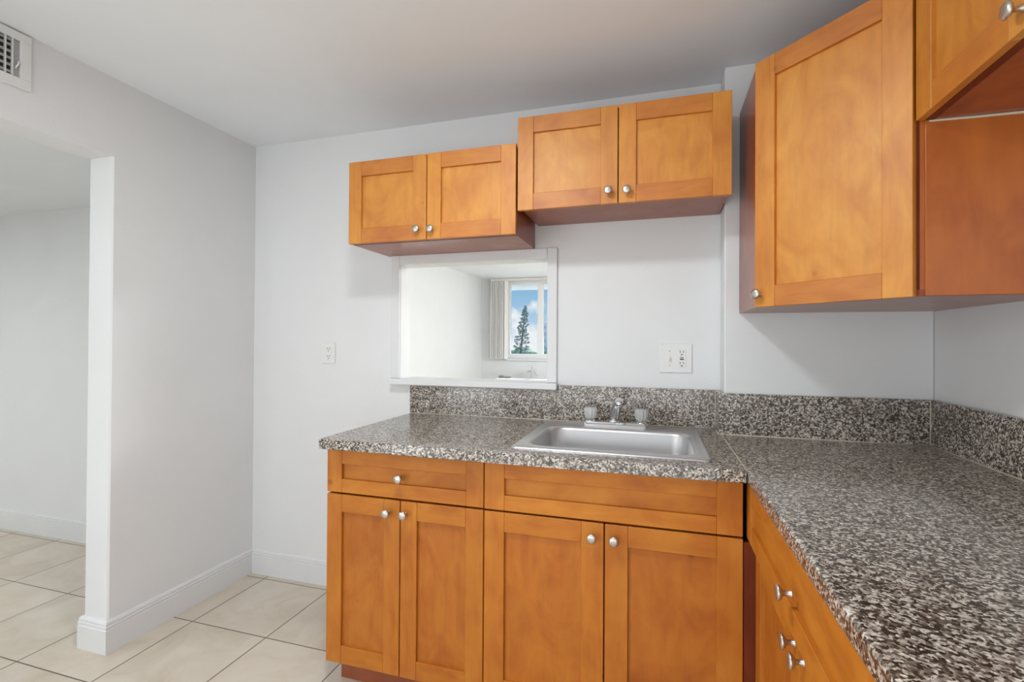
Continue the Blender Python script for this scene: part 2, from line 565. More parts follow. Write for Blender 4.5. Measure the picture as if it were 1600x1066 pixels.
def panel_front(name, parent, x0, x1, z0, z1, y0=0.0, horizontal=False, knob=None, st=0.062, rail=0.063, label=None, shaded=False):
    """five-piece shaker front; local origin at its lower left corner on the face"""
    w, h = x1 - x0, z1 - z0
    bm = bmesh.new()
    T = 0.019
    bv = 0.0011
    box(bm, 0, st, 0, T, 0, h, 0, bv)
    box(bm, w - st, w, 0, T, 0, h, 0, bv)
    box(bm, st + .0003, w - st - .0003, 0.0004, T, 0, rail, 1, bv)
    box(bm, st + .0003, w - st - .0003, 0.0004, T, h - rail, h, 1, bv)
    box(bm, st - .004, w - st + .004, 0.0105, 0.0160, rail - .004, h - rail + .004, 2)
    mats = [base_v, base_h, base_ph if horizontal else base_p] if shaded else [wood_v, wood_h, wood_ph if horizontal else wood_p]
    o = obj(name, bm, mats, parent, (x0, y0, z0))
    if label:
        o['label'] = label
    if knob:
        add_knob(o, knob[0] - x0, knob[1] - z0)
    return o

def carcass(parent, x0, x1, y0, y1, z0, z1, mat=None, bottom_up=0.0, frame=0.035):
    """sides, top, bottom, back and a face frame as one shell"""
    bm = bmesh.new()
    t = 0.016
    yf = y0 + 0.018
    box(bm, x0, x0 + t, yf, y1, z0, z1, 0, 0.0006)
    box(bm, x1 - t, x1, yf, y1, z0, z1, 0, 0.0006)
    box(bm, x0 + t, x1 - t, yf, y1, z0 + bottom_up, z0 + t + bottom_up, 0)
    box(bm, x0 + t, x1 - t, yf, y1, z1 - t, z1, 0)
    box(bm, x0 + t, x1 - t, y1 - .006, y1, z0 + t, z1 - t, 0)
    # face frame
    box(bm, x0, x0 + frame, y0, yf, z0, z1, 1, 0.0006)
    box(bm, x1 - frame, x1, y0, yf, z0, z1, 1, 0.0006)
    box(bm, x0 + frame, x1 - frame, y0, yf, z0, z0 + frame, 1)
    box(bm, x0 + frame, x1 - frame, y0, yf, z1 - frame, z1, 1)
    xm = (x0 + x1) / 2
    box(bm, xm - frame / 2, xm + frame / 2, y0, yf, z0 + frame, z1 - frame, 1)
    return obj('carcass', bm, [mat or carc, carc_in], parent)

G = 0.0020   # half the reveal between two doors
# --- wall cabinets over the hatch and the sink
WG, BG = 'wall cabinets', 'base cabinets'
c = thing('wall_cabinet', 'small low-hung two-door maple wall cabinet directly above the serving hatch', 'cabinet', (0.8303, -0.322, 1.6835), 0, WG)
w, h = 0.7588, 0.354
carcass(c, 0.004, w - .004, 0.0195, 0.321, 0.0, h - .001)
panel_front('door', c, 0, 0.3745 - G, 0.0, h, knob=(0.336, 0.041))
panel_front('door', c, 0.3745 + G, w, 0.0, h + .001, knob=(0.399, 0.038))

c = thing('wall_cabinet', 'two-door maple wall cabinet mounted one step higher, over the faucet and sink', 'cabinet', (1.5966, -0.322, 1.7731), 0, WG)
w, h = 0.7695, 0.3622
carcass(c, 0.004, w - .004, 0.0195, 0.321, 0.014, h - .001)
panel_front('door', c, 0, 0.3845 - G, 0.0, h, knob=(0.350, 0.0445))
panel_front('door', c, 0.3845 + G, w, 0.0, h, knob=(0.4165, 0.041))

# --- diagonal corner wall cabinet
ax, ay = 2.4200, -0.4350
c = thing('corner_wall_cabinet', 'tall single-door maple corner wall cabinet set diagonally above the right counter', 'cabinet', (ax, ay, 1.3745), 0, WG)
H = 0.762
pA, pB, pC, pD, pE = (0, .312), (0, 0), (.303, -.303), (RIGHT - ax - .001, -.303), (RIGHT - ax - .001, .312)
bm = bmesh.new()
prism(bm, [pA, pB, pC, pD, pE], 0, 0.016)
prism(bm, [pA, pB, pC, pD, pE], H - .016, H)
def wallpanel(bm, p, q, t, z0, z1, mi=0):
    p, q = Vector(p), Vector(q)
    d = (q - p).normalized()
    n = Vector((-d.y, d.x)) * t
    prism(bm, [tuple(p), tuple(q), tuple(q + n), tuple(p + n)], z0, z1, mi)
wallpanel(bm, pA, pB, 0.016, 0.016, H - .016)
wallpanel(bm, pC, pD, 0.016, 0.016, H - .016, 2)
wallpanel(bm, pD, pE, 0.006, 0.016, H - .016)
wallpanel(bm, pE, pA, 0.006, 0.016, H - .016)
# diagonal face frame
def along(t, off=0.0):
    s = math.sqrt(.5)
    return (t * s - off * s, -t * s - off * s)
LD = 0.303 * math.sqrt(2)
for t0, t1, z0, z1 in ((0.0, 0.034, 0.016, H - .016), (LD - .034, LD, 0.016, H - .016), (.034, LD - .034, .016, .05), (.034, LD - .034, H - .05, H - .016)):
    prism(bm, [along(t0), along(t1), along(t1, -.014), along(t0, -.014)], z0, z1, 1)
obj('carcass', bm, [carc, carc_in, carc_panel], c)
bm = bmesh.new()
box(bm, 0.313, RIGHT - ax - .001, -.3066, -.3032, 0.001, H, 0, 0.0005)
obj('side_panel', bm, carc_panel, c)
fx, fy = along(0.011, 0.0195)
d = panel_front('door', c, 0, 0.411, -0.0015, H + .004, st=0.064, rail=0.064)
d.location = (fx, fy, -0.0015)
d.rotation_euler = (0, 0, -PI / 4)
add_knob(d, 0.0165, 0.0395)

# --- short wall cabinet on the right wall
c = thing('wall_cabinet', 'short two-door maple wall cabinet high on the right wall, beside the diagonal corner cabinet', 'cabinet', (2.7115, -0.7435, 1.7915), -PI / 2, WG)
w, h = 0.772, 0.345
carcass(c, 0.001, w - .002, 0.0195, RIGHT - 2.7115 - .001, 0.0, h)
panel_front('door', c, 0.002, 0.3855 - G, 0.0, h, knob=(0.352, 0.035), st=0.066, rail=0.064)
panel_front('door', c, 0.3855 + G, w, 0.0, h, knob=(0.419, 0.035), st=0.066, rail=0.064)
bm = bmesh.new()
tube(bm, [(-.0005, 0.028, -.001), (-.0008, 0.12, -.0025), (-.0005, 0.21, -.003), (-.0008, 0.315, -.0015)], [.0022, .003, .0034, .003], 8)
o = obj('caulk_bead', bm, M_caulk, c)
o['label'] = 'cream caulk bead along the rear bottom edge'

# --- base cabinets under the sink counter
FY = -0.6333
def toe(parent, x0, x1, y0, y1):
    bm = bmesh.new(); box(bm, x0, x1, y0, y0 + .016, 0.0, 0.102, 0, 0.0008)
    return obj('toe_kick', bm, toe_w, parent)
c = thing('base_cabinet', 'narrow maple base cabinet, drawer above two doors, at the left counter end', 'cabinet', (0.9754, FY, 0), 0, BG)
w = 0.6026
carcass(c, 0.003, w - .001, 0.0195, 0.632, 0.103, 0.878)
panel_front('drawer', c, 0, w, 0.7165, 0.868, horizontal=True, knob=(0.299, 0.789), rail=0.049, st=.061, shaded=True)
panel_front('door', c, 0, 0.2975 - G, 0.106, 0.7095, knob=(0.252, 0.667), shaded=True)
panel_front('door', c, 0.2975 + G, w, 0.106, 0.7095, knob=(0.318, 0.668), shaded=True)
toe(c, 0.012, w, 0.0735, .6)

c = thing('base_cabinet', 'wide two-door maple base cabinet with a plain false drawer front, under the sink', 'cabinet', (1.5815, FY, 0), 0, BG)
w = 0.7730
carcass(c, 0.001, w - .003, 0.0195, 0.632, 0.103, 0.700)
o = panel_front('drawer_front', c, 0, w - .0005, 0.7155, 0.868, horizontal=True, rail=0.049, st=.068, shaded=True)
panel_front('door', c, 0, 0.3875 - G, 0.106, 0.7090, knob=(0.352, 0.668), st=.068, shaded=True)
panel_front('door', c, 0.3875 + G, w, 0.106, 0.7090, knob=(0.418, 0.667), st=.068, shaded=True)
toe(c, 0.0, w, 0.0735, .6)

c = thing('base_cabinet', 'maple base cabinet of the right run, its wide drawer pulled slightly open', 'cabinet', (2.3850, -0.6150, 0), -PI / 2, BG)
w = 0.884
bm = bmesh.new()   # blind corner face reaching back behind the sink cabinet, plus the case
box(bm, -0.480, -0.001, 0.0195, 0.0375, 0.103, 0.878, 1)
obj('blind_panel', bm, [carc, carc], c)
bm = bmesh.new()   # corner filler strip that closes the gap to the sink cabinet, facing the room
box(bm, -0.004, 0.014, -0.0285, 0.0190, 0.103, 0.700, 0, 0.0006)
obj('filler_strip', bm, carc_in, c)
carcass(c, 0.0, w, 0.0195, RIGHT - 2.385 - .002, 0.103, 0.878)
dr = panel_front('drawer', c, 0.0, w - .003, 0.7120, 0.868, y0=-0.0190, horizontal=True, knob=(0.478, 0.789), rail=0.049, st=.068, shaded=True)
bm = bmesh.new()
box(bm, .04, w - .045, .0192, .40, .012, .022, 0)
box(bm, .04, .055, .0192, .40, .022, .115, 0); box(bm, w - .06, w - .045, .0192, .40, .022, .115, 0)
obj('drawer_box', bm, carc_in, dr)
panel_front('door', c, 0.028, 0.4535 - G, 0.106, 0.7075, knob=(0.424, 0.668), shaded=True)
panel_front('door', c, 0.4535 + G, w - .003, 0.106, 0.7075, knob=(0.485, 0.668), shaded=True)
toe(c, -0.03, w, 0.0735, .6)

# ------------------------------------------------------------------ granite
def slab_with_hole(bm, X0, X1, Y0, Y1, hx0, hx1, hy0, hy1, z0, z1, bev=0.006):
    xs, ys = [X0, hx0, hx1, X1], [Y0, hy0, hy1, Y1]
    vt = {}
    for zi, z in enumerate((z0, z1)):
        for i, x in enumerate(xs):
            for j, y in enumerate(ys):
                vt[i, j, zi] = bm.verts.new((x, y, z))
    for i in range(3):
        for j in range(3):
            if i == 1 and j == 1:
                continue
            bm.faces.new((vt[i, j, 1], vt[i + 1, j, 1], vt[i + 1, j + 1, 1], vt[i, j + 1, 1]))
            bm.faces.new((vt[i, j, 0], vt[i, j + 1, 0], vt[i + 1, j + 1, 0], vt[i + 1, j, 0]))
    for i in range(3):
        for j in (0, 3):
            bm.faces.new((vt[i, j, 0], vt[i + 1, j, 0], vt[i + 1, j, 1], vt[i, j, 1]))
            bm.faces.new((vt[j, i, 0], vt[j, i + 1, 0], vt[j, i + 1, 1], vt[j, i, 1]))
    for a, b in (((1, 1), (2, 1)), ((2, 1), (2, 2)), ((2, 2), (1, 2)), ((1, 2), (1, 1))):
        bm.faces.new((vt[a + (0,)], vt[b + (0,)], vt[b + (1,)], vt[a + (1,)]))
    es = [e for e in bm.edges if all(abs(v.co.y - Y0) < 1e-6 for v in e.verts) and abs(e.verts[0].co.z - e.verts[1].co.z) < 1e-6]
    es += [e for e in bm.edges if all(abs(v.co.x - X0) < 1e-6 for v in e.verts)]
    bmesh.ops.bevel(bm, geom=list(set(es)), offset=bev, segments=3, profile=0.5, affect='EDGES')

SX0, SX1, SY0, SY1 = 1.6600, 2.2760, -0.6120, -0.0660      # sink rim
bm = bmesh.new()
slab_with_hole(bm, 0.973, 2.3545, -0.681, -0.0005, SX0 + .02, SX1 - .02, SY0 + .02, SY1 - .02, 0.8785, HC)
o = obj('countertop', bm, M_gran)
tag(o, 'speckled grey-brown granite countertop that holds the sink, rounded front edge', 'countertop')
bm = bmesh.new()
# slab stops at the furred-out wall corner; front edge rounded
box(bm, 2.3575, RIGHT - .0005, -1.56, STEP_Y - .0005, 0.8785, HC)
es = [e for e in bm.edges if all(abs(v.co.x - 2.3575) < 1e-6 for v in e.verts) and abs(e.verts[0].co.z - e.verts[1].co.z) < 1e-6]
bmesh.ops.bevel(bm, geom=es, offset=0.006, segments=3, profile=0.5, affect='EDGES')
o = obj('countertop', bm, M_gran)
tag(o, 'long granite countertop of the right run, empty, in the foreground', 'countertop')
bm = bmesh.new()
box(bm, 2.3546, 2.3574, -0.672, -0.1445, 0.900, 0.9139)
g_ = obj('grout_seam', bm, M_caulk, o)
g_['label'] = 'thin cream seam between the two slabs'

TS = 0.0205
BT = HC + 0.156
def bead(parent, a, b, r=0.0024):
    bm = bmesh.new(); tube(bm, [a, b], r, 8)
    return obj('caulk_bead', bm, M_caulk, parent)
bm = bmesh.new()
prism_pts = [(0.967, HC + .0002), (2.3459, HC + .0002), (2.3459, BT), (1.702, BT), (1.702, 1.046), (0.967, 1.046)]
a = [bm.verts.new((x, -TS, z)) for x, z in prism_pts]
b_ = [bm.verts.new((x, -.0006, z)) for x, z in prism_pts]
bm.faces.new(a); bm.faces.new(b_[::-1])
for i in range(6):
    bm.faces.new((a[i], a[(i + 1) % 6], b_[(i + 1) % 6], b_[i]))
o = obj('backsplash', bm, M_gran)
tag(o, 'granite backsplash strip behind the sink and below the serving hatch', 'backsplash', 'granite backsplash strips')
bead(o, (0.967, -TS - .001, HC + .001), (2.344, -TS - .001, HC + .001), .002)
bead(o, (0.967, -TS + .0015, 1.0465), (1.700, -TS + .0015, 1.0465), .0022)
bm = bmesh.new()
p = [(2.3463, -.0008), (2.3463, STEP_Y - TS), (RIGHT - .0006, STEP_Y - TS), (RIGHT - .0006, STEP_Y - .0006), (STEP_X - .0006, STEP_Y - .0006), (STEP_X - .0006, -.0008)]
prism(bm, p, HC + .0002, BT)
o = obj('backsplash', bm, M_gran)
tag(o, 'granite backsplash wrapping the wall step under the corner cabinet', 'backsplash', 'granite backsplash strips')
bead(o, (2.3470, -TS - .001, HC), (2.3470, -TS - .001, BT), .0024)
bead(o, (2.3455, -.026, HC + .001), (2.3455, STEP_Y - TS, HC + .001), .002)
bead(o, (2.350, STEP_Y - TS - .001, HC + .001), (RIGHT - TS, STEP_Y - TS - .001, HC + .001), .002)
bm = bmesh.new()
lathe(bm, [(.001, -.003), (.006, -.001), (.008, .002), (.005, .005), (.001, .006)], 10, 'Z', (2.362, STEP_Y - TS - .004, HC + .001))
obj('caulk_blob', bm, M_caulk, o)
bm = bmesh.new()
box(bm, RIGHT - TS, RIGHT - .0006, -1.56, STEP_Y - TS - .0006, HC + .0002, BT)
o = obj('backsplash', bm, M_gran)
tag(o, 'granite backsplash strip along the right-hand wall', 'backsplash', 'granite backsplash strips')
bead(o, (RIGHT - TS - .001, STEP_Y - TS - .001, HC), (RIGHT - TS - .001, STEP_Y - TS - .001, BT), .0022)
bead(o, (RIGHT - TS - .001, STEP_Y - TS - .001, HC + .001), (RIGHT - TS - .001, -1.56, HC + .001), .0024)

# ------------------------------------------------------------------ sink and faucet
def rrect(x0, x1, y0, y1, r, z, n=8):
    out = []
    for cx, cy, a0 in ((x1 - r, y1 - r, 0), (x0 + r, y1 - r, PI / 2), (x0 + r, y0 + r, PI), (x1 - r, y0 + r, 1.5 * PI)):
        for k in range(n + 1):
            a = a0 + PI / 2 * k / n
            out.append((cx + r * math.cos(a), cy + r * math.sin(a), z))
    return out
sink = thing('kitchen_sink', 'single-bowl stainless steel drop-in sink in the granite counter', 'sink', ((SX0 + SX1) / 2, (SY0 + SY1) / 2, HC))
cx0, cy0 = sink.location.x, sink.location.y
BX0, BX1, BY0, BY1 = 1.706, 2.236, -0.566, -0.196
loops = []
z = HC
for ins, dz, r in ((0, .0003, .018), (.001, .0040, .018), (.006, .0062, .016), (.012, .0060, .014), (.016, .0048, .012)):
    loops.append(rrect(SX0 + ins, SX1 - ins, SY0 + ins, SY1 - ins, r, z + dz))
for ins, dz, r in ((-.022, .0048, .075), (-.014, .0062, .070), (-.007, .0060, .066), (0, .0030, .062), (.004, -.006, .060), (.010, -.06, .058), (.020, -.135, .056),
                   (.030, -.155, .05), (.05, -.166, .045), (.12, -.170, .03)):
    loops.append(rrect(BX0 + ins, BX1 - ins, BY0 + ins, BY1 - ins, r, z + dz))
bm = bmesh.new()
rings = [[bm.verts.new((x - cx0, y - cy0, zz - HC)) for x, y, zz in lp] for lp in loops]
n = len(rings[0])
for i in range(len(rings) - 1):
    for k in range(n):
        f = bm.faces.new((rings[i][k], rings[i][(k + 1) % n], rings[i + 1][(k + 1) % n], rings[i + 1][k]))
        f.smooth = True
bm.faces.new(rings[-1])
obj('basin', bm, M_steel, sink)
bm = bmesh.new()
lathe(bm, [(.040, .0), (.042, .003), (.038, .004), (.030, .001), (.02, -.0002)], 28, 'Z', ((BX0 + BX1) / 2 - cx0, (BY0 + BY1) / 2 - cy0, -.1695))
obj('drain', bm, M_chrome, sink)

FX, FYY = 1.958, -0.114
fa = thing('faucet', 'chrome two-handle faucet with short spout on the sink deck', 'faucet', (FX, FYY, HC + .0050))
bm = bmesh.new()
pl = []
for (r0, zz) in ((0.0, 0.0), (0.0, .012), (-.004, .018)):
    pl.append(rrect(-.131 - r0, .131 + r0, -.027 - r0, .027 + r0, .018 + r0, zz))
rg = [[bm.verts.new(q) for q in lp] for lp in pl]
for i in range(2):
    for k in range(len(rg[0])):
        bm.faces.new((rg[i][k], rg[i][(k + 1) % len(rg[0])], rg[i + 1][(k + 1) % len(rg[0])], rg[i + 1][k]))
bm.faces.new(rg[0][::-1]); bm.faces.new(rg[2])
for sx in (-.102, .102):
    lathe(bm, [(.024, .0165), (.024, .019), (.020, .024), (.012, .026)], 24, 'Z', (sx, 0, 0))
obj('base_plate', bm, M_chrome, fa)
bm = bmesh.new()
lathe(bm, [(.026, .0165), (.0255, .022), (.021, .030), (.019, .040), (.016, .043)], 28, 'Z', (-.006, 0, 0))
tube(bm, [(-.006, .001, .030), (-.003, -.010, .050), (.004, -.030, .074), (.012, -.055, .094), (.019, -.080, .108), (.022, -.092, .112)],
     [.0225, .0220, .0200, .0180, .0165, .0155], 20)
lathe(bm, [(.0125, -.014), (.0155, -.011), (.0160, .006), (.011, .010)], 20, 'Z', (.022, -.092, .106))
obj('spout', bm, M_chrome, fa)
for sx in (-.102, .102):
    bm = bmesh.new()
    lathe(bm, [(.010, .0255), (.017, .028), (.0225, .033), (.0265, .045), (.0272, .062), (.0260, .070), (.020, .0735), (.006, .0738)], 72, 'Z', (sx, 0, 0), flute=(12, .12, .015))
    hd = obj('handle', bm, M_acryl, fa)
    hd['label'] = 'clear fluted acrylic handle'
    bm = bmesh.new()
    lathe(bm, [(.0075, .0738), (.0078, .0750), (.005, .0756)], 18, 'Z', (sx, 0, 0))
    obj('cap', bm, M_chrome, hd)
    bm = bmesh.new()
    lathe(bm, [(.007, .0262), (.007, .060), (.005, .062)], 14, 'Z', (sx, 0, 0))
    obj('stem', bm, M_chrome, hd)

# ------------------------------------------------------------------ electrical plates
def plate(parent, w, h):
    bm = bmesh.new()
    box(bm, -w / 2, w / 2, -.0055, 0, -h / 2, h / 2, 0, .0022, 2)
    return obj('plate', bm, M_plate, parent)
def receptacle(parent, x, zs, body_h):
    bm = bmesh.new()
    box(bm, x - .0165, x + .0165, -.0075, -.0050, -body_h / 2, body_h / 2, 0, .001)
    o = obj('receptacle', bm, M_plate, parent)
    for zc in zs:
        for sx in (-.0064, .0064):
            bm = bmesh.new()
            box(bm, x + sx - .0013, x + sx + .0013, -.0078, -.0070, zc - .001, zc + .0075)
            obj('slot', bm, M_slot, o)
        bm = bmesh.new()
        lathe(bm, [(.0028, .0070), (.0028, .0079)], 12, '-Y', (x, 0, zc - .0085))
        obj('ground_hole', bm, M_slot, o)
    return o
t = thing('wall_outlet', 'white duplex electrical outlet on the bare wall left of the serving hatch', 'outlet', (0.486, -.0003, 1.199))
plate(t, 0.078, 0.108)
receptacle(t, 0.0, (.021, -.019), .070)
t = thing('wall_outlet', 'wide white plate with toggle switch and outlet, right of the hatch above the sink', 'outlet', (2.1948, -.0003, 1.1965))
plate(t, 0.128, 0.120)
r = receptacle(t, 0.024, (.024, -.022), .069)
bm = bmesh.new()
box(bm, 0.024 - .0075, .024 + .0075, -.0088, -.0072, -.0060, -.0015)
o = obj('test_button', bm, M_slot, r)
bm = bmesh.new()
box(bm, 0.024 - .0075, .024 + .0075, -.0088, -.0072, .0015, .0055)
o = obj('reset_button', bm, M_grey_button, r)
bm = bmesh.new()
box(bm, -.030, -.018, -.0062, -.0050, -.013, .013, 0, .0008)
sw = obj('switch', bm, M_plate, t)
bm = bmesh.new()
a_ = [(-.0278, -.0060, -.004), (-.0202, -.0060, -.004), (-.0202, -.0060, .006), (-.0278, -.0060, .006)]
b2 = [(-.0270, -.0160, -.009), (-.0210, -.0160, -.009), (-.0210, -.0170, -.003), (-.0270, -.0170, -.003)]
va = [bm.verts.new(q) for q in a_]; vb = [bm.verts.new(q) for q in b2]
bm.faces.new(va); bm.faces.new(vb[::-1])
for i in range(4):
    bm.faces.new((va[i], va[(i + 1) % 4], vb[(i + 1) % 4], vb[i]))
obj('toggle', bm, M_plate, sw)
for tt, xs in ((t, ((-.024, .03), (-.024, -.03))), ):
    for x, zz in xs:
        bm = bmesh.new()
        lathe(bm, [(.003, .0050), (.0026, .0062)], 10, '-Y', (x, 0, zz))
        obj('screw', bm, M_nickel, tt)

# ------------------------------------------------------------------ air vent high on the left wall
v = thing('air_vent', 'white louvred air supply vent high on the left wall under the ceiling', 'vent', (0.0004, -0.985, 2.127))
VW, VH = 0.46, 0.191
bm = bmesh.new()
y0, y1 = -VW, 0.0
o0, o1, p0, p1 = -VW + .031, -.031, .035, .163
for a0, a1, b0, b1 in ((y0, y1, 0, p0), (y0, y1, p1, VH), (y0, o0, p0, p1), (o1, y1, p0, p1)):
    box(bm, 0, .010, a0, a1, b0, b1, 0, .0015)
obj('frame', bm, M_vent, v)
bm = bmesh.new()
box(bm, -.0002, .0003, o0, o1, p0, p1)
obj('duct_opening', bm, M_ventdark, v)
k = 0
yy = o1 - .0205
while yy > o0 + .01:
    bm = bmesh.new()
    ca, sa = math.cos(0.6), math.sin(0.6)
    box(bm, .0006, .0100, yy - .0014, yy + .0014, p0, p1)
    obj('louvre', bm, M_vent, v)
    yy -= .0185
bm = bmesh.new()
for zz in (.046, .069, .092, .115, .138, .156):
    box(bm, .0005, .0030, o0, o1 - .018, zz - .0045, zz + .0045)
obj('rear_blades', bm, M_ventgrey, v)
bm = bmesh.new()
box(bm, .0005, .0025, o1 - .0185, o1, p0, p1)
obj('damper_plate', bm, M_ventgrey, v)
bm = bmesh.new()
tube(bm, [(.003, o1 - .011, .062), (.009, o1 - .010, .070), (.011, o1 - .006, .078), (.012, o1 - .005, .088)], [.003, .0026, .0026, .0034], 10)
obj('damper_lever', bm, M_vent, v)

# ------------------------------------------------------------------ dining room seen through the hatch
bm = bmesh.new()
yA, yB = FAR + .02, FAR + .085
def frame_bar(x0, x1, z0, z1, ya=yA, yb=yB):
    box(bm, x0, x1, ya, yb, z0, z1, 0, .004)
frame_bar(WX0, WX1, WZ0, 1.072); frame_bar(WX0, WX1, 2.222, WZ1)
frame_bar(WX0, -.245, 1.072, 2.222); frame_bar(WX1 - .05, WX1, 1.072, 2.222)
frame_bar(.222, .318, 1.072, 2.222); frame_bar(.98, 1.04, 1.072, 2.222)
win = struct('window_1', bm, M_frame)
bm = bmesh.new()
box(bm, -.245, WX1 - .05, FAR + .050, FAR + .054, 1.072, 2.222)
obj('pane', bm, M_glass, win)
bm = bmesh.new()
box(bm, WX0 - .03, WX1 + .03, FAR - .035, FAR + .02, WZ0 - .03, WZ0 - .001, 0, .004)
struct('trim_5', bm, M_trim)
bl = thing('vertical_blind', 'white vertical blind drawn to the left side of the far window', 'blind', (-0.40, FAR - .07, 0.99))
bm = bmesh.new(); box(bm, -.16, 2.5, -.03, .03, 1.290, 1.330, 0, .004)
obj('headrail', bm, M_blind, bl)
for k in range(8):
    bm = bmesh.new()
    xx = -.125 + k * .034
    a = math.radians(58 + random.uniform(-9, 9))
    dx, dy = .044 * math.cos(a), .044 * math.sin(a)
    q = [(xx - dx, -dy), (xx - dx * .3, -dy * .3 - .004), (xx + dx * .3, dy * .3 - .004), (xx + dx, dy)]
    prism(bm, q + [(x + .0006, y + .0012) for x, y in q[::-1]], 0.0, 1.288)
    obj('slat', bm, M_blind, bl)
bm = bmesh.new(); tube(bm, [(-.150, -.035, 1.29), (-.152, -.037, .25)], .005, 8)
obj('wand', bm, M_blind, bl)

tb = thing('table', 'low white table below the far window in the dining room', 'table', (0.62, 5.05, 0))
bm = bmesh.new(); box(bm, -.95, .95, -.33, .33, .655, .69, 0, .004, 2)
obj('tabletop', bm, M_white, tb)
for sx in (-.89, .89):
    for sy in (-.28, .28):
        bm = bmesh.new(); box(bm, sx - .025, sx + .025, sy - .025, sy + .025, 0, .655, 0, .003)
        obj('leg', bm, M_white, tb)
bm = bmesh.new(); box(bm, -.095, .085, -.05, .05, 0, .022, 0, .004); box(bm, -.095, -.045, -.05, .05, .022, .040, 0, .004)
o = obj('tray', bm, M_grey, None, (-.235, 5.22, .6902))
tag(o, 'small dark grey tray at the left end of the far white table', 'tray')
bm = bmesh.new()
for k in range(5):
    a = PI / 2 + k * 2 * PI / 5 + .25
    tube(bm, [(0, 0, 0), (.05 * math.cos(a), .004, .05 * math.sin(a)), (.105 * math.cos(a + .12), 0, .105 * math.sin(a + .12))], [.026, .018, .006], 10)
o = obj('star_ornament', bm, M_star, None, (.215, 5.30, .797), (math.radians(-12), 0, 0))
tag(o, 'pale star-shaped ornament standing on the far white table', 'ornament')

# ------------------------------------------------------------------ outdoors
GZ = -8.0
bm = bmesh.new(); box(bm, -260, 160, 6.6, 400, GZ - .5, GZ)
struct('ground', bm, M_grass)
bm = bmesh.new(); box(bm, -1.6, 5.0, FAR + .125, FAR + .9, 2.232, 2.40)
struct('trim_6', bm, M_white)

def crown(bm, c, r, rz, sub=2):
    res = bmesh.ops.create_icosphere(bm, subdivisions=sub, radius=1.0)
    for vtx in res['verts']:
        k = 1 + random.uniform(-.22, .22)
        vtx.co = Vector((vtx.co.x * r * k, vtx.co.y * r * k, vtx.co.z * rz * k)) + Vector(c)
TREES = [(-38, 84, 8.2, 'leftmost'), (-33, 76, 8.9, ''), (-29, 88, 8.6, ''), (-25, 74, 9.0, ''), (-21.5, 82, 8.5, ''), (-18.0, 70, 8.9, ''),
         (-14.5, 78, 8.6, ''), (-10, 72, 9.1, ''), (-5, 80, 8.4, ''), (1, 74, 8.8, '')]
for i, (x, y, h, _) in enumerate(TREES):
    t = thing('broadleaf_tree', 'green leafy tree in the low tree line seen through the far window', 'tree', (x, y, GZ + .75), 0, 'trees in the tree line outside')
    bm = bmesh.new(); tube(bm, [(0, 0, -.75), (.1, 0, h * .35), (0, .1, h * .6)], [.35, .28, .18], 8)
    obj('trunk', bm, M_bark, t)
    bm = bmesh.new()
    for k in range(9):
        a = random.uniform(0, 2 * PI); rr = random.uniform(.2, 2.4)
        crown(bm, (rr * math.cos(a), rr * math.sin(a), h * random.uniform(.5, .82)), random.uniform(1.2, 2.0), random.uniform(1.0, 1.5))
    obj('crown', bm, M_leaf, t)

# tall leaning pine
PB = Vector((-14.25, 52.0, GZ)); PT = Vector((-12.85, 52.0, 5.25))
pn = thing('pine_tree', 'tall thin leaning pine tree outside the far window', 'tree', PB)
bm = bmesh.new()
D = PT - PB
tube(bm, [tuple(D * t) for t in (0, .25, .5, .75, 1)], [.24, .2, .15, .10, .04], 8)
obj('trunk', bm, M_bark, pn)
bm = bmesh.new()
for k in range(30):
    t = .54 + .46 * k / 29
    base = D * t
    L_ = (.98 * (1 - (k / 29) ** 1.6) + .22) * random.uniform(.6, 1.1)
    for j in range(7):
        if random.random() < .3:
            continue
        a = j * 2 * PI / 7 + k * .7
        tip = base + Vector((math.cos(a) * L_, math.sin(a) * L_, random.uniform(.1, .32)))
        tube(bm, [tuple(base), tuple(base.lerp(tip, .5) + Vector((0, 0, -.02))), tuple(tip)], [.018, .03, .02], 5)
        for q in range(3):
            c_ = base.lerp(tip, random.uniform(.5, 1.0))
            crown(bm, c_ + Vector((random.uniform(-.06, .06), 0, random.uniform(-.05, .1))), random.uniform(.06, .12), random.uniform(.05, .10), 1)
obj('foliage', bm, M_pine, pn)

bd = thing('apartment_tower', 'pale distant apartment building beyond the trees outside the far window', 'building', (-40.5, 190, GZ))
bm = bmesh.new(); box(bm, -5.0, 20, 0, 14, 0, 17.4); box(bm, 2, 7, 3, 9, 17.4, 19.5)
obj('block', bm, M_build, bd)
for fl in range(6):
    for k in range(6):
        bm = bmesh.new()
        box(bm, -4 + k * 4, -1.6 + k * 4, -.05, .1, 1.0 + fl * 2.8, 2.3 + fl * 2.8)
        obj('window', bm, M_bwin, bd)

# ------------------------------------------------------------------ sky
W = bpy.data.worlds.new('World')
S.world = W
W.use_nodes = True
nt = W.node_tree
bg = nt.nodes['Background']
tc = N(nt, 'ShaderNodeTexCoord')
sp = N(nt, 'ShaderNodeSeparateXYZ')
nt.links.new(tc.outputs['Generated'], sp.inputs[0])
gr = ramp(nt, sp.outputs[2], [(0.0, lin(205, 228, 245)), (0.10, lin(150, 196, 232)), (0.5, lin(96, 158, 214))])
cn = N(nt, 'ShaderNodeTexNoise', i_Scale=9.0, i_Detail=7.0, i_Roughness=0.55, i_Distortion=0.3)
mp = N(nt, 'ShaderNodeMapping')
mp.inputs['Location'].default_value = (0.35, 0.0, 0.22)
mp.inputs['Scale'].default_value = (1, 1, 1.3)
nt.links.new(tc.outputs['Generated'], mp.inputs[0])
nt.links.new(mp.outputs[0], cn.inputs['Vector'])
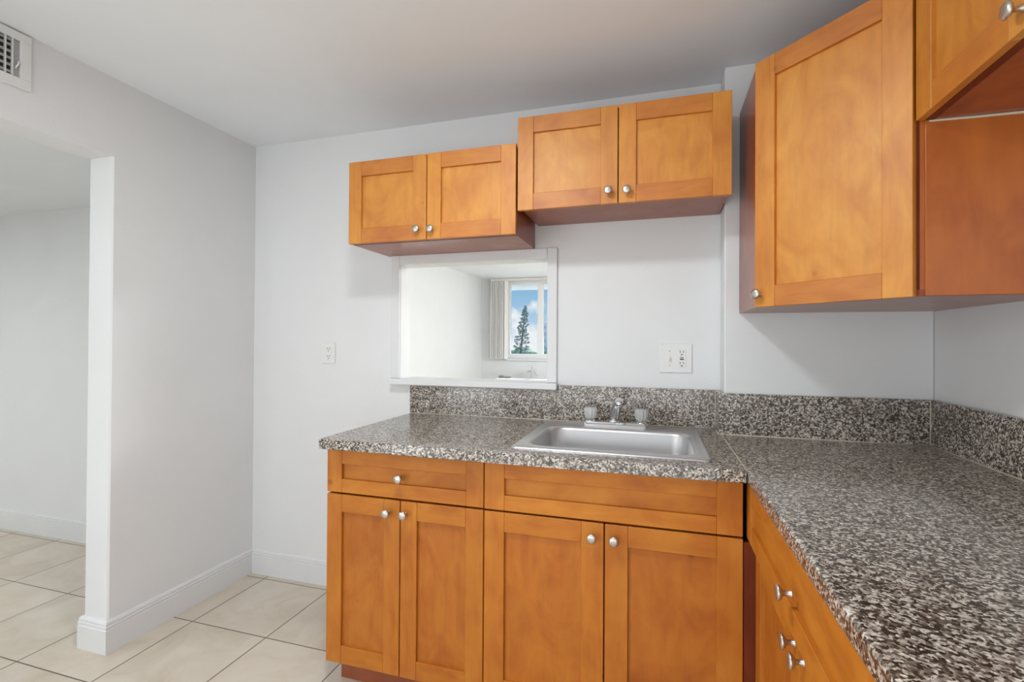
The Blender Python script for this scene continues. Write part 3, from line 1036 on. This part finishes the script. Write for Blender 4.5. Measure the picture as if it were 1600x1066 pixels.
# clouds gather near the horizon
fall = N(nt, 'ShaderNodeMath', operation='MULTIPLY_ADD')
nt.links.new(sp.outputs[2], fall.inputs[0])
fall.inputs[1].default_value = -2.4
nt.links.new(cn.outputs['Fac'], fall.inputs[2])
cr = ramp(nt, fall.outputs[0], [(0.36, (0, 0, 0, 1)), (0.46, (1, 1, 1, 1))])
col = mixc(nt, cr.outputs[0], gr.outputs[0], (0.98, 0.98, 1.0, 1))
nt.links.new(col, bg.inputs['Color'])
bg.inputs['Strength'].default_value = 1.0

# ------------------------------------------------------------------ kitchen lamp, sun and added fill lights
def area(name, loc, target, sx, sy, power, col=(1, 1, 1)):
    l = bpy.data.lights.new(name, 'AREA')
    l.shape = 'RECTANGLE'
    l.size, l.size_y = sx, sy
    l.energy = power
    l.color = col
    o = bpy.data.objects.new(name, l)
    COL.objects.link(o)
    o.location = loc
    d = Vector(target) - Vector(loc)
    o.rotation_euler = d.to_track_quat('-Z', 'Y').to_euler()
    return o
CW = (0.94, 0.985, 1.008)
area('fill_behind', (1.75, REAR + .08, 1.15), (1.75, 0, 2.0), 2.4, 2.1, 31, CW)  # unseen fill added at the rear wall, no window there
area('fill_left', (0.06, -2.75, 1.2), (3.0, -1.0, 1.3), 1.3, 1.9, 30, CW)  # unseen fill added to brighten the right wall and counter
area('ceiling_lamp_kitchen', (1.5, -1.28, CEIL - .045), (1.5, -1.28, 0), 0.2, 0.2, 15, CW)
area('fill_hall', (-2.3, REAR + .08, 1.1), (-2.3, 0, 1.5), 2.6, 1.9, 7, CW)  # added fill that lifts the hall ceiling and wall
area('fill_hall_top', (-2.2, -2.0, 2.06), (-2.2, -2.0, 0), 0.8, 0.8, 34, CW)  # added overhead fill for the hall, stands for no known fitting
area('fill_dining', (3.6, 2.6, CEIL - .03), (3.0, 2.6, 0), 1.6, 2.2, 400, CW)  # added fill to make the room beyond the hatch bright
sl = bpy.data.lights.new('sun', 'SUN')
sl.energy = 7.0
sl.angle = 0.009
so = bpy.data.objects.new('sun', sl)
COL.objects.link(so)
so.location = (5, 40, 40)
so.rotation_euler = Vector((-0.12, -0.70, -0.70)).to_track_quat('-Z', 'Y').to_euler()

# ------------------------------------------------------------------ camera (solved from the photograph)
cam = bpy.data.cameras.new('Camera')
co = bpy.data.objects.new('Camera', cam)
COL.objects.link(co)
yaw, pitch, roll = 0.28701, 0.007304, 0.005714
cy_, sy_ = math.cos(yaw), math.sin(yaw)
fwd = Vector((-sy_, cy_, 0)); rt = Vector((cy_, sy_, 0)); up = Vector((0, 0, 1))
f2 = fwd * math.cos(pitch) + up * math.sin(pitch)
u2 = up * math.cos(pitch) - fwd * math.sin(pitch)
r3 = rt * math.cos(roll) + u2 * math.sin(roll)
u3 = u2 * math.cos(roll) - rt * math.sin(roll)
M = Matrix((r3, u3, -f2)).transposed().to_4x4()
M.translation = Vector((2.12333, -2.10247, 1.25808))
co.matrix_world = M
cam.sensor_fit = 'HORIZONTAL'
cam.sensor_width = 36.0
cam.lens = 745.783 / 1600 * 36.0
cam.shift_x = (800 - 807.895) / 1600
cam.shift_y = (530.162 - 533) / 1600
cam.clip_start = 0.02
cam.clip_end = 1000
S.camera = co

vs = S.view_settings
vs.view_transform = 'Standard'
vs.look = 'None'
vs.gamma = 1.0
vs.use_curve_mapping = False
vs.exposure = -0.08
